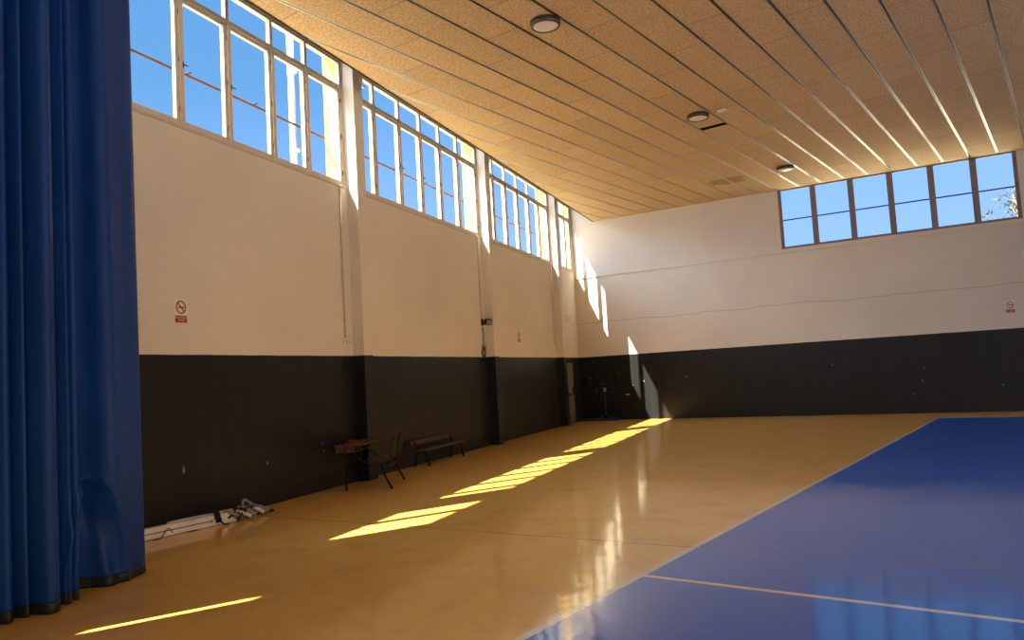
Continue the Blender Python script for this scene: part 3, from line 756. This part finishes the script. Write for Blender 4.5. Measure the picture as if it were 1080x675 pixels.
for k, (s_, o_) in enumerate(((5.62, .40), (5.74, .43), (5.86, .41), (6.02, .40), (6.12, .39))):     # folded pale strips
    p = [wl_(s_ - .09, o_ - .10, .10), wl_(s_ - .03, o_ - .04, .125), wl_(s_ + .03, o_ + .03, .09), wl_(s_ + .10, o_ + .07, .04)]
    nb.tube(catmull(p, 5), .026, 8, 2 if k % 2 else 1)
for s_ in (5.80, 5.97, 6.13, 6.20):                     # dark bands round the end of the post
    nb.tube([wl_(s_ + .02 * math.cos(2 * PI * q / 16), .33 + .085 * math.cos(2 * PI * q / 16), .075 + .072 * math.sin(2 * PI * q / 16)) for q in range(16)], .012, 6, 0, True)
p = [wl_(5.88, .36, .12), wl_(5.90, .33, .19), wl_(5.98, .30, .215), wl_(6.04, .32, .17), wl_(6.08, .36, .11)]; nb.tube(catmull(p, 6), .018, 7, 1)
p = [wl_(6.14, .38, .03), wl_(6.22, .40, .05), wl_(6.30, .41, .02), wl_(6.38, .42, .012)]; nb.tube(catmull(p, 6), .020, 7, 0)
o = nb.build('net_bundle', [MAT['cord'], MAT['cord_grey'], MAT['cord_white']], None, W(5.9, .36, 0), RL)
tag(o, 'tangled bundle of dark and pale net cord over the ends of the white posts', 'net', kind='stuff')
tb = MB()
for k in range(4):
    tb.tube([(.02 * k - .03 + .012 * math.sin(q), .130 * math.cos(2 * PI * q / 24), .085 + .078 * math.sin(2 * PI * q / 24)) for q in range(24)], .010, 6, closed=True)
tb.tube([(.03, -.125, .05), (.05, -.16, .01), (.09, -.20, .012)], .010, 6)
o = tb.build('strap', MAT['cord'], None, W(5.46, .245, 0), RL - .22); tag(o, 'black strap tied round the white posts, before the net', 'strap')
lc = MB(); lc.tube([(x, -.02 + .03 * math.sin(x * 9), .006 + (.10 * max(0, 1 - abs(x) / .10))) for x in [v * .03 - .2 for v in range(20)]], .005, 6)
o = lc.build('loose_cord', MAT['cord'], None, W(4.80, .20, 0), RL - .22); tag(o, 'thin dark cord looped over the white post beside the curtain', 'cord')

# ------------------------------------------------------------------ things in the far corner
bt = MB(); rr = random.Random(4); rows = []
for j in range(9):
    rows.append([bt.bm.verts.new((i / 20 * 1.35, -.06 - .42 * j / 8 + .04 * math.sin(i * .7), .006 + .075 * abs(math.sin(i * 1.3 + j)) * math.sin(PI * j / 8) + rr.uniform(0, .012))) for i in range(21)])
for a, b in zip(rows, rows[1:]):
    for i in range(20): f = bt.bm.faces.new((a[i], a[i + 1], b[i + 1], b[i])); f.smooth = True
o = bt.build('blue_sheet', MAT['tarp'], None, B(.10, 0, 0), RB); o.modifiers.new('thickness', 'SOLIDIFY').thickness = .005
tag(o, 'crumpled dark blue sheet on the floor in the far left corner', 'sheet')
t = empty('wall_socket', B(.86, .001, .99), RB)
m = MB(); m.box((-.045, -.03, -.06), (.045, 0, .06), 0, .006); m.build('housing', MAT['chalk'], t)
m = MB(); m.tube([(0, -.034, 0), (0, -.028, 0)], .025, 12); m.build('outlet', MAT['black'], t)
m = MB(); m.tube([(0, -.012, -.06), (.0, -.012, -.78)], .007, 6); m.tube([(0, -.012, -.78), (-.08, -.05, -.84), (-.22, -.12, -.93)], .007, 6); m.tube([(0, -.012, -.78), (.10, -.05, -.84), (.26, -.14, -.93)], .007, 6)
m.build('cable', MAT['cord_grey'], t)
tag(t, 'small grey socket on the black far wall with a cable down to the sheet', 'socket')
hd = empty('wall_hook', B(1.66, .001, .80), RB)
m = MB(); m.box((-.07, -.02, -.018), (.07, 0, .018), 0, .004); m.build('hook_plate', MAT['chalk'], hd)
m = MB(); m.tube([(-.05, -.015, 0), (-.45, -.012, .0)], .006, 6); m.build('hook_rod', MAT['cord'], hd)
tag(hd, 'small pale bracket low on the black far wall, left of the sun patch', 'bracket')

# ------------------------------------------------------------------ light: sun through the left windows, blue sky, fill glow added to the unseen side of the sky
K_S, K_O = .625, .466
sd = (ld * K_S + ln * K_O + Vector((0, 0, -1))).normalized()
sun = bpy.data.lights.new('sun', 'SUN'); sun.energy = 38.0; sun.angle = math.radians(.53); sun.color = (1.0, .885, .62)
so = bpy.data.objects.new('sun', sun); COL.objects.link(so); so.rotation_euler = sd.to_track_quat('-Z', 'Y').to_euler()

wd = bpy.data.worlds.new('sky'); scene.world = wd; wd.use_nodes = True; nt = wd.node_tree; nt.nodes.clear()
tc = N(nt, 'ShaderNodeTexCoord'); gen = tc.outputs['Generated']; sx = N(nt, 'ShaderNodeSeparateXYZ'); L(nt, gen, sx.inputs[0])
sky = ramp(nt, sx.outputs[2], [(0.0, (.52, .78, 1.0)), (.10, (.42, .70, 1.5)), (.20, (.34, .63, 1.25)), (.36, (.175, .455, .91)), (.6, (.13, .37, .82)), (1.0, (.09, .28, .68))])
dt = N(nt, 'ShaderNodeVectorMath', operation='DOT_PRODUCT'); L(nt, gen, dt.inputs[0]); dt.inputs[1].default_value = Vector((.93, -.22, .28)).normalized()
glow = smooth(nt, dt.outputs['Value'], .15, .75)  # warm glow added to the out-of-view sky to fill the room
glow_noise = noise(nt, gen, 2.5, 4)
glow_col = mixc(nt, glow_noise, (2.6, 2.05, 1.45), (3.1, 2.5, 1.85))
bgc = mixc(nt, glow, sky, glow_col)
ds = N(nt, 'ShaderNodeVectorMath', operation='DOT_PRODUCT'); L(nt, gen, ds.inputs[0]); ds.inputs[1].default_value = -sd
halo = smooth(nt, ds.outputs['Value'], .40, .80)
bgc = mixc(nt, halo, bgc, (8.0, 9.1, 10.8))               # wide bright halo added around the sun to light the back wall
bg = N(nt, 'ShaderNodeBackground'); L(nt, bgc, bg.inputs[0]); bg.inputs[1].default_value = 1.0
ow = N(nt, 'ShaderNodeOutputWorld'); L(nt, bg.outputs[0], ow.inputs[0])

# window openings marked for the sampler (they give off nothing themselves)
def portal(c, dirn, sx_, sy_):
    l = bpy.data.lights.new('window_portal', 'AREA'); l.shape = 'RECTANGLE'; l.size = sx_; l.size_y = sy_; l.cycles.is_portal = True
    o = bpy.data.objects.new('window_portal', l); COL.objects.link(o); o.location = c
    zq = -dirn.normalized(); xq = Vector((0, 0, 1)).cross(zq).normalized(); yq = zq.cross(xq)
    o.matrix_world = Matrix(((xq.x, yq.x, zq.x, c.x), (xq.y, yq.y, zq.y, c.y), (xq.z, yq.z, zq.z, c.z), (0, 0, 0, 1)))
for a, b in bays: portal(W((a + b) / 2, -.36, (SILL + TOP) / 2), ln, b - a, TOP - SILL)
portal(B((WR0 + WR1) / 2, -.31, (WZ0 + WZ1) / 2), bn, WR1 - WR0, WZ1 - WZ0)
portal(Vector((XR + .32, (YF + 15) / 2, 4.42)), Vector((-1, 0, 0)), 15 - YF, 4.3)
portal(Vector((XR + .32, (YF + 6) / 2, 1.1)), Vector((-1, 0, 0)), 4 - YF, 2.1)

# ------------------------------------------------------------------ camera and view
cam = bpy.data.cameras.new('camera'); co = bpy.data.objects.new('camera', cam); COL.objects.link(co)
cy, sy, cp, sp = math.cos(YAW), math.sin(YAW), math.cos(PITCH), math.sin(PITCH)
fwd = Vector((-sy * cp, cy * cp, sp)); right = Vector((cy, sy, 0)); up = right.cross(fwd)
cr, sr = math.cos(ROLL), math.sin(ROLL)
r2 = right * cr + up * sr; u2 = -right * sr + up * cr
co.matrix_world = Matrix(((r2.x, u2.x, -fwd.x, 0), (r2.y, u2.y, -fwd.y, 0), (r2.z, u2.z, -fwd.z, 1.6), (0, 0, 0, 1)))
cam.sensor_fit = 'HORIZONTAL'; cam.sensor_width = 36; cam.lens = 36 * F_PX / 1080; cam.clip_end = 500
scene.camera = co
vs = scene.view_settings; vs.view_transform = 'Standard'; vs.look = 'None'; vs.gamma = 1; vs.exposure = 0; vs.use_curve_mapping = False
scene.display_settings.display_device = 'sRGB'
cy_ = scene.cycles
cy_.use_denoising = True; cy_.denoising_prefilter = 'ACCURATE'; cy_.denoising_input_passes = 'RGB_ALBEDO_NORMAL'; cy_.max_bounces = 10; cy_.diffuse_bounces = 6; cy_.glossy_bounces = 4; cy_.transparent_max_bounces = 16
cy_.sample_clamp_indirect = 6; cy_.use_adaptive_sampling = False; cy_.use_guiding = True; cy_.use_surface_guiding = True; cy_.guiding_training_samples = 48; cy_.caustics_reflective = False; cy_.caustics_refractive = False
